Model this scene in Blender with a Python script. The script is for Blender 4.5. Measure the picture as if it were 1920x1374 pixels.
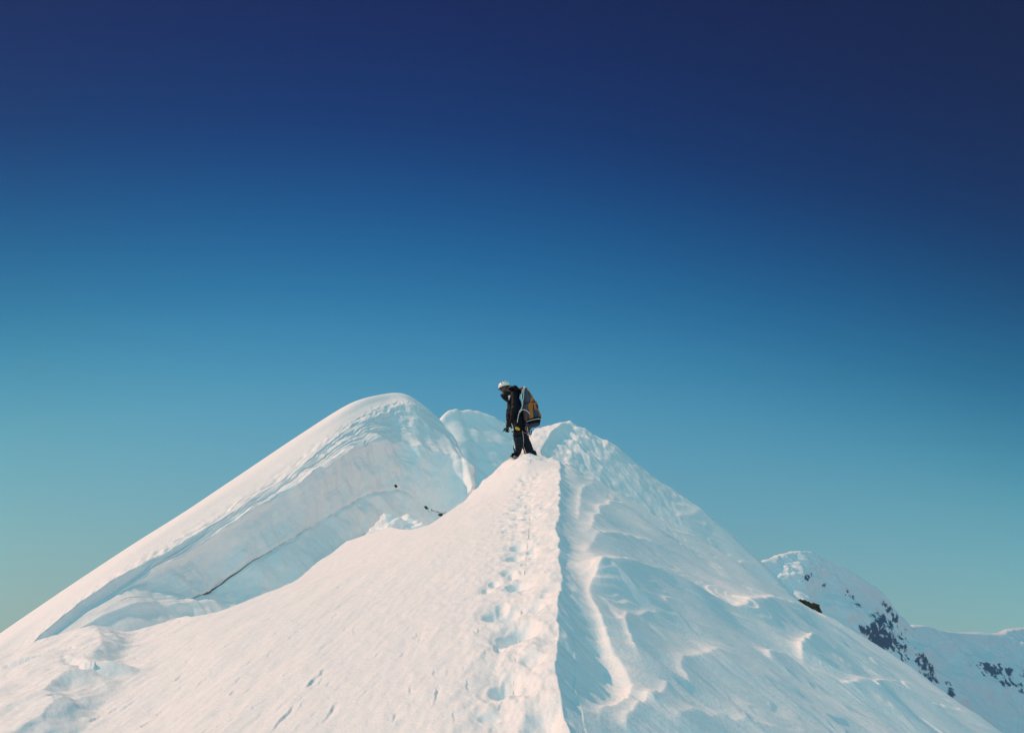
import bpy, bmesh, math, random
import numpy as np
from mathutils import Vector, Matrix, Quaternion
for o in list(bpy.data.objects): bpy.data.objects.remove(o)
scene = bpy.context.scene
R = math.radians
random.seed(5); rng = np.random.default_rng(5)
# ------------------------------------------------------------------ camera
F_PX, PITCH = 1867.0, R(22.2)
cam_d = bpy.data.cameras.new('camera'); cam = bpy.data.objects.new('camera', cam_d)
scene.collection.objects.link(cam); scene.camera = cam
cam_d.sensor_width = 36.0; cam_d.lens = 36.0*F_PX/1920.0
cam_d.clip_start = 0.1; cam_d.clip_end = 90000
cam.location = (0, 0, 0); cam.rotation_euler = (R(90)+PITCH, 0, 0)
# ------------------------------------------------------------------ sky and sun
SUN_EL, SUN_AZ = R(44), R(-87)      # azimuth measured from +Y, positive towards +X
to_sun = Vector((math.sin(SUN_AZ)*math.cos(SUN_EL), math.cos(SUN_AZ)*math.cos(SUN_EL), math.sin(SUN_EL)))
world = bpy.data.worlds.new('World'); scene.world = world; world.use_nodes = True
wn, wl = world.node_tree.nodes, world.node_tree.links
for n in list(wn): wn.remove(n)
sky = wn.new('ShaderNodeTexSky'); sky.sky_type = 'NISHITA'; sky.sun_disc = False
sky.sun_elevation = SUN_EL; sky.sun_rotation = SUN_AZ
sky.altitude = 5200; sky.air_density = 1.0; sky.dust_density = 0.4; sky.ozone_density = 2.5
bg = wn.new('ShaderNodeBackground'); bg.inputs['Strength'].default_value = 0.15
wo = wn.new('ShaderNodeOutputWorld')
tc = wn.new('ShaderNodeTexCoord'); sep = wn.new('ShaderNodeSeparateXYZ'); wl.new(tc.outputs['Generated'], sep.inputs[0])
tilt = wn.new('ShaderNodeMath'); tilt.operation = 'MULTIPLY_ADD'; tilt.inputs[1].default_value = 0.08     # darker away from the sun
wl.new(sep.outputs['X'], tilt.inputs[0])
sq = wn.new('ShaderNodeMath'); sq.operation = 'MULTIPLY'; wl.new(sep.outputs['X'], sq.inputs[0]); wl.new(sep.outputs['X'], sq.inputs[1])
cap = wn.new('ShaderNodeMath'); cap.operation = 'MINIMUM'; cap.inputs[1].default_value = 0.25; wl.new(sq.outputs[0], cap.inputs[0])
bow = wn.new('ShaderNodeMath'); bow.operation = 'MULTIPLY_ADD'; bow.inputs[1].default_value = 0.45
wl.new(cap.outputs[0], bow.inputs[0]); wl.new(sep.outputs['Z'], bow.inputs[2]); wl.new(bow.outputs[0], tilt.inputs[2])
ramp = wn.new('ShaderNodeValToRGB'); wl.new(tilt.outputs[0], ramp.inputs[0])
cr = ramp.color_ramp
# what thin dry air at this height does to the standard sky: deep indigo overhead, cyan low down
EXPO = 0.45
STOPS = [(0.02, (0.915, 0.494, 0.182)), (0.09, (1.053, 0.708, 0.303)), (0.15, (1.081, 0.922, 0.456)), (0.21, (0.991, 1.093, 0.618)), (0.27, (0.81, 1.178, 0.756)), (0.33, (0.605, 1.163, 0.837)), (0.38, (0.365, 1.017, 0.831)), (0.44, (0.136, 0.69, 0.731)), (0.51, (0.047, 0.35, 0.541)), (0.58, (0.028, 0.103, 0.324)), (0.7, (0.044, 0.011, 0.151))]
cr.interpolation = 'B_SPLINE'
cr.elements[0].position, cr.elements[0].color = STOPS[0][0], (*[c*.4 for c in STOPS[0][1]],1)
cr.elements[1].position, cr.elements[1].color = STOPS[-1][0], (*[c*.4 for c in STOPS[-1][1]],1)
for p_, c_ in STOPS[1:-1]:
    e_ = cr.elements.new(p_); e_.color = (*[c*.4 for c in c_],1)      # a ramp stores 0..1 only
mul = wn.new('ShaderNodeMix'); mul.data_type = 'RGBA'; mul.blend_type = 'MULTIPLY'; mul.inputs[0].default_value = 1.0
wl.new(sky.outputs[0], mul.inputs[6]); wl.new(ramp.outputs[0], mul.inputs[7])
side = wn.new('ShaderNodeMapRange'); side.inputs['From Max'].default_value = 0.19; wl.new(cap.outputs[0], side.inputs['Value'])
grey = wn.new('ShaderNodeMix'); grey.data_type = 'RGBA'; grey.inputs[6].default_value = (2.5, 2.5, 2.5, 1); grey.inputs[7].default_value = (2.8, 2.25, 1.9, 1); wl.new(side.outputs[0], grey.inputs[0])
mul2 = wn.new('ShaderNodeMix'); mul2.data_type = 'RGBA'; mul2.blend_type = 'MULTIPLY'; mul2.inputs[0].default_value = 1.0
wl.new(mul.outputs[2], mul2.inputs[6]); wl.new(grey.outputs[2], mul2.inputs[7])
# unseen sky half behind the camera, brightened as added fill for the shaded snow
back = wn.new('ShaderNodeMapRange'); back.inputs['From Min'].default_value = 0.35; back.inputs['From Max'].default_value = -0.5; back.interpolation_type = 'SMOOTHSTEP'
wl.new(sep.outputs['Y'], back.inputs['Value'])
back_fill = wn.new('ShaderNodeMix'); back_fill.data_type = 'RGBA'; back_fill.inputs[7].default_value = (1.45, 3.6, 4.05, 1)
wl.new(back.outputs[0], back_fill.inputs[0]); wl.new(mul2.outputs[2], back_fill.inputs[6])
wl.new(back_fill.outputs[2], bg.inputs['Color']); wl.new(bg.outputs[0], wo.inputs[0])
sun_d = bpy.data.lights.new('sun', 'SUN'); sun_d.energy = 2.6; sun_d.angle = R(0.6); sun_d.color = (1.0, 0.54, 0.34)
sun = bpy.data.objects.new('sun', sun_d); scene.collection.objects.link(sun)
sun.rotation_euler = to_sun.to_track_quat('Z', 'Y').to_euler(); sun.location = to_sun*60
vs = scene.view_settings
vs.view_transform = 'Standard'; vs.look = 'None'; vs.gamma = 1; vs.exposure = EXPO; vs.use_curve_mapping = False
scene.cycles.max_bounces = 10; scene.cycles.diffuse_bounces = 7

# ------------------------------------------------------------------ helpers
CP, SP = math.cos(PITCH), math.sin(PITCH)
def ray(px, py):                       # ratio x/y and z/y of the line of sight through a photo pixel
    xc = (np.asarray(px, float)-960)/F_PX; yc = (687-np.asarray(py, float))/F_PX
    Y = CP-yc*SP; Z = SP+yc*CP
    return xc/Y, Z/Y
def at(px, py, y):                     # the point of the world seen there at distance y
    a, b = ray(px, py); return np.array([a*y, y, b*y])
def sst(a, b, x):
    t = np.clip((x-a)/(b-a), 0, 1); return t*t*(3-2*t)
def _h(ix, iy, iz, seed):
    n = (ix.astype(np.int64)*374761393 + iy.astype(np.int64)*668265263 + iz.astype(np.int64)*2147483647 + seed*1442695041) & 0xFFFFFFFF
    n = ((n ^ (n >> 13))*1274126177) & 0xFFFFFFFF
    n = ((n ^ (n >> 16))*2246822519) & 0xFFFFFFFF
    return ((n ^ (n >> 15)) & 0xFFFF)/32767.5-1.0
def noise(x, y, z=None, seed=0):       # smooth gradient-like noise, about -1..1
    x = np.asarray(x, float); y = np.asarray(y, float)
    z3 = z is not None
    ix, iy = np.floor(x), np.floor(y); fx, fy = x-ix, y-iy
    if z3:
        z = np.asarray(z, float); iz = np.floor(z); fz = z-iz
    else:
        iz = np.zeros_like(ix); fz = 0
    u, v = fx*fx*fx*(fx*(fx*6-15)+10), fy*fy*fy*(fy*(fy*6-15)+10)
    out = 0
    for dz in ((0, 1) if z3 else (0,)):
        w = 1.0
        if z3:
            q = fz*fz*fz*(fz*(fz*6-15)+10); w = q if dz else 1-q
        for dy in (0, 1):
            for dx in (0, 1):
                gx = _h(ix+dx, iy+dy, iz+dz, seed); gy = _h(ix+dx, iy+dy, iz+dz, seed+77)
                g = gx*(fx-dx)+gy*(fy-dy)
                if z3: g = g+_h(ix+dx, iy+dy, iz+dz, seed+151)*(fz-dz)
                out = out+w*(u if dx else 1-u)*(v if dy else 1-v)*g
    return out*1.6
def fbm(x, y, z=None, oct=4, seed=0, gain=0.5):
    s, a = 0, 1.0
    for k in range(oct):
        s = s+a*noise(x*2**k, y*2**k, None if z is None else z*2**k, seed+13*k); a *= gain
    return s
def polydist(x, y, pts):               # signed distance to a polyline (positive on its left), and 0..1 along it
    best = np.full(x.shape, 1e9); sg = np.ones(x.shape); along = np.zeros(x.shape)
    L = np.concatenate([[0], np.cumsum(np.hypot(np.diff(pts[:,0]), np.diff(pts[:,1])))])
    for i in range(len(pts)-1):
        ax, ay = pts[i]; bx, by = pts[i+1]; dx, dy = bx-ax, by-ay; l2 = dx*dx+dy*dy+1e-12
        t = np.clip(((x-ax)*dx+(y-ay)*dy)/l2, 0, 1)
        ex, ey = x-(ax+t*dx), y-(ay+t*dy); d = np.hypot(ex, ey)
        m = d < best-1e-9
        best = np.where(m, d, best); sg = np.where(m, np.sign(dx*ey-dy*ex), sg); along = np.where(m, (L[i]+t*math.sqrt(l2))/L[-1], along)
    return best*np.where(sg == 0, 1, sg), along
def smooth_pts(pts, n=8):
    pts = np.asarray(pts, float); P = np.vstack([2*pts[0]-pts[1], pts, 2*pts[-1]-pts[-2]]); out = []
    for i in range(1, len(P)-2):
        for k in range(n):
            t = k/n; p0, p1, p2, p3 = P[i-1], P[i], P[i+1], P[i+2]
            out.append(0.5*((2*p1)+(-p0+p2)*t+(2*p0-5*p1+4*p2-p3)*t*t+(-p0+3*p1-3*p2+p3)*t**3))
    out.append(pts[-1]); return np.array(out)
def spline_axis(P, u):                 # P (n, ...) control values, u positions in 0..n-1, Catmull-Rom
    n = len(P); Q = np.concatenate([[2*P[0]-P[1]], P, [2*P[-1]-P[-2]]])
    i = np.clip(np.floor(u).astype(int), 0, n-2); t = (u-i).reshape((-1,)+(1,)*(P.ndim-1))
    p0, p1, p2, p3 = Q[i], Q[i+1], Q[i+2], Q[i+3]
    return 0.5*((2*p1)+(-p0+p2)*t+(2*p0-5*p1+4*p2-p3)*t*t+(-p0+3*p1-3*p2+p3)*t**3)
def normals(P):
    du = np.gradient(P, axis=0); dv = np.gradient(P, axis=1)
    n = np.cross(dv, du); return n/(np.linalg.norm(n, axis=2, keepdims=True)+1e-12)
def grid_obj(name, P, mat, attr=None, wrap=False, flip=False):
    ny, nx = P.shape[:2]; me = bpy.data.meshes.new(name)
    idx = np.arange(ny*nx).reshape(ny, nx)
    if wrap: idx = np.concatenate([idx, idx[:, :1]], axis=1)
    q = np.stack([idx[:-1,:-1], idx[:-1,1:], idx[1:,1:], idx[1:,:-1]], -1).reshape(-1, 4)
    if flip: q = q[:, ::-1]
    me.vertices.add(ny*nx); me.vertices.foreach_set('co', P.astype(np.float32).ravel())
    me.loops.add(q.size); me.loops.foreach_set('vertex_index', q.astype(np.int32).ravel())
    me.polygons.add(len(q)); me.polygons.foreach_set('loop_start', np.arange(0, q.size, 4, dtype=np.int32))
    me.update(calc_edges=True); me.polygons.foreach_set('use_smooth', np.ones(len(q), bool))
    if attr:
        for k, a in attr.items():
            at_ = me.attributes.new(k, 'FLOAT', 'POINT'); at_.data.foreach_set('value', np.clip(a, 0, 1).astype(np.float32).ravel())
    me.materials.append(mat); o = bpy.data.objects.new(name, me); scene.collection.objects.link(o); return o
def tag(o, label=None, cat=None, group=None, kind=None):
    for k, v in (('label', label), ('category', cat), ('group', group), ('kind', kind)):
        if v: o[k] = v
    return o

# ------------------------------------------------------------------ materials
def principled(name, col, rough=0.6, spec=0.3, metal=0.0, noise_amt=0.0, noise_scale=40.0, bump=0.0, bump_scale=60.0, sheen=0.0):
    m = bpy.data.materials.new(name); m.use_nodes = True; n, l = m.node_tree.nodes, m.node_tree.links
    b = n['Principled BSDF']; b.inputs['Base Color'].default_value = (*col, 1); b.inputs['Roughness'].default_value = rough
    b.inputs['Metallic'].default_value = metal; b.inputs['Specular IOR Level'].default_value = spec
    tcn = n.new('ShaderNodeTexCoord')
    if noise_amt:
        nz = n.new('ShaderNodeTexNoise'); nz.inputs['Scale'].default_value = noise_scale; nz.inputs['Detail'].default_value = 4
        l.new(tcn.outputs['Object'], nz.inputs['Vector'])
        mx = n.new('ShaderNodeMix'); mx.data_type = 'RGBA'; mx.blend_type = 'MIX'
        mx.inputs[6].default_value = (*[c*(1-noise_amt) for c in col], 1); mx.inputs[7].default_value = (*[min(1, c*(1+noise_amt)) for c in col], 1)
        l.new(nz.outputs[0], mx.inputs[0]); l.new(mx.outputs[2], b.inputs['Base Color'])
    if bump:
        nb = n.new('ShaderNodeTexNoise'); nb.inputs['Scale'].default_value = bump_scale; nb.inputs['Detail'].default_value = 3
        l.new(tcn.outputs['Object'], nb.inputs['Vector'])
        bp = n.new('ShaderNodeBump'); bp.inputs['Distance'].default_value = bump; bp.inputs['Strength'].default_value = 0.6
        l.new(nb.outputs[0], bp.inputs['Height']); l.new(bp.outputs[0], b.inputs['Normal'])
    return m
def snow_material(name, col=(0.86, 0.875, 0.885), scales=((9.0, 0.015), (45.0, 0.006), (170.0, 0.0015)), dirt=None, dirt_attr=None):
    m = bpy.data.materials.new(name); m.use_nodes = True; n, l = m.node_tree.nodes, m.node_tree.links
    b = n['Principled BSDF']; b.inputs['Roughness'].default_value = 0.72; b.inputs['Specular IOR Level'].default_value = 0.25
    b.inputs['Base Color'].default_value = (*col, 1)
    tcn = n.new('ShaderNodeTexCoord'); prev = None
    for sc, dist in scales:
        nz = n.new('ShaderNodeTexNoise'); nz.inputs['Scale'].default_value = sc; nz.inputs['Detail'].default_value = 5; nz.inputs['Roughness'].default_value = 0.6
        l.new(tcn.outputs['Object'], nz.inputs['Vector'])
        bp = n.new('ShaderNodeBump'); bp.inputs['Distance'].default_value = dist; bp.inputs['Strength'].default_value = 0.7
        l.new(nz.outputs[0], bp.inputs['Height'])
        if prev: l.new(prev.outputs[0], bp.inputs['Normal'])
        prev = bp
    if prev: l.new(prev.outputs[0], b.inputs['Normal'])
    if dirt_attr:
        at_ = n.new('ShaderNodeAttribute'); at_.attribute_name = dirt_attr
        mx = n.new('ShaderNodeMix'); mx.data_type = 'RGBA'; mx.inputs[6].default_value = (*col, 1); mx.inputs[7].default_value = (*dirt, 1)
        l.new(at_.outputs['Fac'], mx.inputs[0]); l.new(mx.outputs[2], b.inputs['Base Color'])
    return m
M_SNOW = snow_material('wind_packed_snow')
M_ICE = snow_material('cornice_snow', scales=((5.0, 0.03), (30.0, 0.008)), dirt=(0.035, 0.03, 0.025), dirt_attr='dirt')
M_FARSNOW = snow_material('distant_snow', scales=((0.02, 1.5),), dirt=(0.05, 0.065, 0.095), dirt_attr='rock')
M_ROCK = principled('rock', (0.06, 0.052, 0.036), 0.85, 0.2, noise_amt=0.6, noise_scale=14, bump=0.02, bump_scale=20)

# ------------------------------------------------------------------ main snow ridge, one height field
CR_Y = np.array([-60, 0, 4.6, 5.3, 6.08, 7.57, 10.1, 12.5, 15.7, 19.9, 20.8, 21.6, 22.5, 23.6, 25, 28, 60])
CR_X = np.array([-2.0, .25, .27, .23, .24, .38, .46, .60, .78, 1.0, .68, .62, .86, 1.10, 1.62, 1.85, 3.0])
ZC_Y = np.array([-400, -60, 0, 10, 20.3, 21.2, 22, 23, 24, 25, 26, 27, 29, 33, 40, 60, 400])
ZC_Z = np.array([-200, -25, -1.6, 2.23, 6.18, 6.50, 7.0, 7.70, 8.25, 8.66, 8.85, 8.85, 8.4, 7.2, 6.5, 0, -250])
ry_ = np.linspace(-400, 400, 8001)
def smooth_tab(ys, zs, k):
    v = np.interp(ry_, ys, zs); w = np.exp(-0.5*(np.arange(-40, 41)/k)**2); w /= w.sum()
    return np.convolve(np.pad(v, 40, mode='edge'), w, 'valid')
CRX_T = smooth_tab(CR_Y, CR_X, 4); ZC_T = smooth_tab(ZC_Y, ZC_Z, 5)
CRX_T = CRX_T+sst(4, 6, ry_)*(1-sst(30, 40, ry_))*(.035*noise(ry_*.9, ry_*0, seed=1)+.02*noise(ry_*2.6, ry_*0, seed=2)+.010*noise(ry_*7, ry_*0, seed=6))
EDGE = np.array([(3.5, 28), (1.5, 26.5), (0.75, 24.5), (0.28, 21.4), (-0.25, 20.6), (-0.68, 19.6), (-0.95, 17.4), (-1.15, 15.6), (-1.7, 14.3), (-2.15, 13.2), (-2.6, 12.1), (-3.1, 10.9), (-3.7, 10.1), (-4.5, 9.7)])
ROLL = np.array([(14, 4), (10.5, 10), (7.3, 16), (6.9, 20), (6.3, 22), (5.5, 24), (4.0, 25.2), (2.92, 26), (2.0, 27.0), (0.5, 29)])
EDGE_S = smooth_pts(EDGE, 5); ROLL_S = smooth_pts(ROLL, 5)
def base_A(x, y):
    xc = np.interp(y, ry_, CRX_T); zc = np.interp(y, ry_, ZC_T)
    u = x-xc
    g = np.interp(y, [0, 6, 10, 14, 18, 21], [.16, .18, .22, .28, .36, .40])
    left = g*np.maximum(-u, 0)*0.9+0.1*g*np.sqrt(np.maximum(-u, 0)**2+.1)-.03*g
    q = 0.60+sst(19, 24, y)*(0.12*sst(.3, 1.6, u)-.12*(1-sst(.0, .8, u)))
    up = np.maximum(u, 0)
    sh = sst(22.0, 24.0, y)*(1-sst(27, 30, y))*.75   # broad rounded shoulder of the hump
    lu = np.maximum(-u-sh, 0); left = left*(1-sst(22, 24, y))+sst(22, 24, y)*(.12*np.minimum(-u, sh)+.12*0+.9*(np.sqrt(lu*lu+.09)-.3)+.10*np.maximum(-u, 0))
    plat = 0.62*(np.sqrt(np.maximum(-u-.62, 0)**2+.04)-.2); left = left*(1-sst(16.5, 19.5, y)*(1-sst(22, 24, y)))+plat*sst(16.5, 19.5, y)*(1-sst(22, 24, y))
    right = q*up+0.06*(1-np.exp(-up/.12))*np.exp(-up/1.1)+.16*sst(20.4, 21.4, y)*(1-sst(23.2, 24.4, y))*(1-np.exp(-up/.08))*np.exp(-up/.3)
    z = zc-np.where(u < 0, left, right)
    dR, _ = polydist(x, y, ROLL_S)          # beyond the roll-over line on the right
    r = np.maximum(-dR, 0); z = z-(0.55*(np.sqrt(r*r+.5)-math.sqrt(.5)))
    far = np.maximum(np.maximum(-x-9, 0), 0); z = z-0.75*far
    return z
EDGE_OUT = [(905,905),(850,955),(826,973),(800,986),(745,995),(690,1003),(640,1025),(600,1050),(560,1078),(500,1106),(450,1131),(400,1148),(350,1158),(305,1160)]
def edge_drop(x, y):
    dE, al = polydist(x, y, EDGE_S)           # positive = left of the direction of travel
    d = np.maximum(-dE, 0)                    # beyond the edge, towards the cornice
    k = 1.0-sst(0.80, 1.0, al)*0.55
    return k*(np.minimum(1.1*np.maximum(d-.05, 0), 1.6+.25*d))
def hit(px, py, f=base_A, y0=3.0, y1=34.0):
    a, b = ray(px, py); ys = np.linspace(y0, y1, 4000)
    d = f(a*ys, ys)-b*ys; k = np.argmax(d > 0)
    if d[k] <= 0: k = len(ys)-1
    return np.array([a*ys[k], ys[k]])
def hits(pts): return np.array([hit(*p) for p in pts])
EDGE_S = smooth_pts(np.vstack([EDGE[:4], hits(EDGE_OUT), [(-4.6, 9.4)]]), 5)
# wind-carved edges on the right flank: photo pixels, height, reach uphill, reach downhill
CARVED = [
 ([(1128,1090),(1128,1070),(1142,1058),(1165,1055),(1220,1065),(1300,1090),(1370,1120),(1410,1131),(1460,1126),(1510,1138),(1570,1168),(1640,1200)], .22, .60, .30),
 ([(1140,1374),(1130,1335),(1135,1312),(1165,1300),(1186,1280),(1178,1255),(1150,1200),(1122,1150),(1111,1112),(1118,1092),(1138,1088),(1170,1105),(1200,1125),(1260,1148),(1300,1170),(1356,1187)], .072, .36, .08),
 ([(1208,1252),(1190,1215),(1176,1180),(1178,1164),(1198,1156),(1245,1163),(1290,1180)], .035, .25, .05),
 ([(1295,1290),(1280,1260),(1274,1244),(1298,1232),(1345,1228),(1395,1236)], .05, .3, .10),
 ([(1446,1232),(1446,1221),(1468,1224),(1540,1262),(1600,1285),(1660,1302),(1740,1345)], .09, .40, .12),
 ([(1500,1228),(1515,1212),(1524,1199),(1560,1210),(1620,1240),(1660,1265),(1720,1285),(1800,1330)], .12, .45, .12),
 ([(1648,1300),(1650,1275),(1690,1290),(1760,1325),(1850,1372)], .08, .4, .08),
 ([(1112,915),(1112,903),(1125,893),(1145,894),(1200,915),(1300,965),(1400,1020),(1500,1085)], .06, .5, .16),
 ([(1064,900),(1070,872),(1082,854),(1100,848),(1150,853),(1200,872),(1270,920),(1350,980)], .08, .5, .2),
 ([(1085,975),(1088,935),(1095,915),(1118,910)], .04, .2, .08),
 ([(1104,1010),(1112,985),(1125,962),(1128,950),(1158,944),(1200,962),(1280,1000),(1380,1050),(1480,1110)], .07, .45, .12),
 ([(1100,1050),(1108,1030),(1122,1012),(1140,1005),(1200,1012),(1260,1030),(1330,1065),(1430,1110)], .05, .4, .12),
 ([(1225,1330),(1235,1310),(1250,1290),(1225,1265)], .03, .12, .06),
 ([(1180,1374),(1178,1350),(1190,1332),(1215,1322),(1222,1300)], .04, .15, .06),
 ([(1270,1374),(1300,1350),(1380,1345),(1500,1372)], .03, .3, .08),
 ([(1120,820),(1140,832),(1165,838),(1190,852)], .10, .3, .12),
 ([(1060,1374),(1052,1330),(1055,1290),(1045,1260)], .04, .1, .06),
]
CARVED_W = [(smooth_pts(np.array([hit(x_p, y_p, lambda x, y, a=a: base_A(x, y)+.75*a) for x_p, y_p in p]), 4), a, w1, w2) for p, a, w1, w2 in CARVED]
HOLLOWS = [((1125,1255), .32, .8, .09), ((1100,1180), .22, .8, .07), ((1095,1345), .12, .35, -.05), ((1400,1170), .9, 1.6, .12), ((1050,1140), .10, .35, .08), ((1055,1215), .08, .35, .07)]
HOLLOWS_W = [(hit(*p), sx, sy, d) for p, sx, sy, d in HOLLOWS]
# trodden track: step pits up the middle
TRACK = [(990,1374),(975,1330),(962,1300),(968,1260),(972,1220),(968,1180),(962,1140),(968,1110),(972,1080),(975,1050),(982,1010),(978,985),(985,955),(990,930),(992,905),(1003,888)]
TRACK_W = smooth_pts(hits(TRACK), 8)
GROOVE = np.array([(0.62,20.2),(0.85,21.2),(1.0,22.0),(1.1,22.8),(1.22,23.5),(1.32,24.0)])
pits = []
Lt = np.concatenate([[0], np.cumsum(np.hypot(np.diff(TRACK_W[:,0]), np.diff(TRACK_W[:,1])))])
s = 0.1; k = 0
while s < Lt[-1]:
    i = min(np.searchsorted(Lt, s), len(TRACK_W)-1); p = TRACK_W[i]; side = (-1)**k
    pits.append((p[0]+side*random.uniform(.03,.09), p[1]+random.uniform(-.06,.06), random.uniform(.04,.07), random.uniform(.08,.16), random.uniform(.010,.040)))
    if random.random() < .6: pits.append((p[0]+random.uniform(-.28,.28), p[1]+random.uniform(-.1,.1), random.uniform(.03,.06), random.uniform(.05,.14), random.uniform(.02,.07)))
    s += random.uniform(.22, .42); k += 1
for (px, py, dd) in [(958,1186,.12),(975,1175,.10),(955,1140,.10),(968,1038,.14),(970,1090,.1),(972,1020,.1),(928,1145,.05),(945,1280,.08),(925,1150,.06)]:
    p = hit(px, py); pits.append((p[0], p[1], .07, .12, dd))
# small wind-cut nicks on the sunlit slope, and two longer scours
sa_, sb_ = hit(500, 1370), hit(612, 1252); SD = (sb_-sa_)/np.hypot(*(sb_-sa_))
NICKS = [(632,1100,.3,.06),(655,1083,.25,.03),(620,1160,.2,.03),(690,1095,.25,.03),(815,1305,.32,.09),(600,1262,.5,.09),(575,1290,.45,.08),(545,1330,.5,.07),(520,1360,.4,.06),(330,1165,.3,.07),(260,1230,.2,.07),(480,1195,.2,.04),(850,1350,.3,.03),(240,1310,.3,.08),(265,1350,.3,.08),(180,1335,.3,.08),(620,1330,.2,.02),(440,1250,.2,.03)]
for i in range(170):
    px, py = random.uniform(200, 950), random.uniform(1060, 1374)
    if py < 1200-(px-300)*0.28+30: continue
    NICKS.append((px, py, random.uniform(.06,.22)*(1 if i % 5 else 1.8), random.uniform(.003,.013)))
NICKS_W = [(hit(a, b), L*.8, d*.2 if d > .02 else d) for a, b, L, d in NICKS]
# scarp shaped to shade the left band, standing in for the cornice's cast shadow
SCARP_W = smooth_pts(hits([(228,1118),(196,1142),(180,1198),(132,1252),(98,1318),(55,1374),(0,1430)]), 5)
SCARP2_W = smooth_pts(hits([(85,1296),(70,1320),(62,1350),(30,1395),(-20,1430)]), 5)
fa, fb = hit(1150, 1000), hit(1500, 1180); fdir = (fb-fa)/np.hypot(*(fb-fa)); fnrm = np.array([-fdir[1], fdir[0]])

def surf_A(x, y, fine=True):
    z = base_A(x, y); xc = np.interp(y, ry_, CRX_T); u = x-xc; r = np.hypot(x, y)
    right = sst(0.0, 0.25, u); left = 1-sst(-.35, -.05, u)
    # ragged crest: let the edge wander
    z = z+0.05*right*noise(x*1.1, y*.5, seed=3)+0.12*noise(x*.25+5, y*.18, seed=4)*sst(1, 4, np.abs(u))
    sel = (u > -.4) & (r < 40) & (y > 2)
    xs, ys = x[sel], y[sel]; dz = np.zeros(xs.shape)
    wx = xs+.05*noise(xs*2.5, ys*1.2, seed=21); wy = ys+.10*noise(xs*2.5+9, ys*1.2, seed=22)
    for P, a, w1, w2 in CARVED_W:
        d, al = polydist(wx, wy, P)
        sm = np.sqrt(d*d+(.15*w2)**2)-.15*w2
        dz += a*sst(0, .10, al)*(1-sst(.72, 1, al))*np.where(d > 0, np.exp(-sm/(w2*.75)), np.exp(-sm/(w1*1.1)))
    for p, sx, sy, dd in HOLLOWS_W:
        dz -= dd*np.exp(-((xs-p[0])/sx)**2-((ys-p[1])/sy)**2)
    # laminations: terraced field whose level lines run down the flank in nested curves
    ca = (xs-fa[0])*fdir[0]+(ys-fa[1])*fdir[1]; cn = (xs-fa[0])*fnrm[0]+(ys-fa[1])*fnrm[1]
    w = noise(ca*.35, cn*.5, seed=31)*.8+.35*noise(ca*.9, cn*1.3, seed=32)+.10*noise(ca*2.5, cn*3.5, seed=36)
    fld = cn*1.1+w*1.3; ph = fld*2.2; saw = ph-np.floor(ph)
    lam = np.where(saw < .82, saw/.82, (1-saw)/.18); lam = lam*lam*(3-2*lam)
    am = np.clip(.5+.9*noise(ca*.3+7, cn*.6, seed=33), 0, 1)
    dz += .032*am*(lam-.5)
    ph2 = fld*6.3+.4*noise(ca, cn, seed=37); s2 = ph2-np.floor(ph2); dz += .016*np.clip(.4+noise(ca*.5+3, cn, seed=34), 0, 1)*(np.where(s2 < .8, s2/.8, (1-s2)/.2)-.5)
    dz += .03*noise(ca*.5, cn*1.6, seed=35)+.012*noise(ca*1.2, cn*5, seed=38)
    z[sel] += dz*sst(.02, .35, u[sel])
    # crest teeth
    t = (np.abs(u) < .8) & (r < 32) & (y > 2); zt = z[t]
    zt += .03*np.exp(-(u[t]/.12)**2)*noise(x[t]*3, y[t]*3.5, seed=41)+.012*np.exp(-(u[t]/.2)**2)*noise(x[t]*9, y[t]*9, seed=42); z[t] = zt
    # trodden track
    t = (u < .1) & (u > -2.2) & (r < 26) & (y > 2.5); xs, ys = x[t], y[t]; dz = np.zeros(xs.shape)
    dT, al = polydist(xs, ys, TRACK_W); band = np.exp(-(dT/.24)**2)
    rough = fbm(xs*5, ys*2.6, oct=4, seed=51)
    dz += -.02*band+band*.026*rough
    dz += .006*fbm(xs*12, ys*6, oct=2, seed=53)*np.exp(-(dT/.7)**2)
    for (cx, cy, sx, sy, dd) in pits:
        m = (np.abs(xs-cx) < 4*sx) & (np.abs(ys-cy) < 4*sy)
        q = ((xs[m]-cx+.02*rough[m])/sx)**2+((ys[m]-cy)/sy)**2
        dz[m] -= dd*np.exp(-q**2)+.12*dd*np.exp(-(np.sqrt(q)-1.55)**2*5)
    z[t] += dz
    # groove through the hump above the climber
    t = (r < 30) & (r > 17) & (np.abs(u) < 3); xs, ys = x[t], y[t]
    d, al = polydist(xs, ys, GROOVE); w = .16+.08*al
    z[t] -= .0*sst(0, .25, al)*(1-sst(.7, 1, al))*np.exp(-(np.abs(d)/w)**3)*(1+.2*noise(xs*4, ys*4, seed=61)); 
    z[t] += .055*fbm(xs*2.2, ys*1.5, oct=4, seed=62)*sst(18.5, 20.5, ys)*(1-sst(.3, 1.2, u[t])*.96)+.02*fbm(xs*5, ys*4, oct=3, seed=63)*sst(18.5, 20, ys)*(1-sst(25, 27, ys))
    z[t] += .05*fbm(xs*4, ys*3, oct=4, seed=64)*sst(20.6, 21.4, ys)*(1-sst(24.5, 26, ys))*sst(-.1, .2, u[t])*(1-sst(.7, 1.3, u[t]))
    z[t] += .10*np.exp(-((xs-.42)/.22)**2-((ys-20.2)/.30)**2)+.05*np.exp(-((xs-.02)/.16)**2-((ys-20.25)/.2)**2)
    # sunlit slope
    t = (u < 0) & (r < 40); xs, ys = x[t], y[t]
    a1 = xs*SD[0]+ys*SD[1]; a2 = -xs*SD[1]+ys*SD[0]     # streak direction
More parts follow.
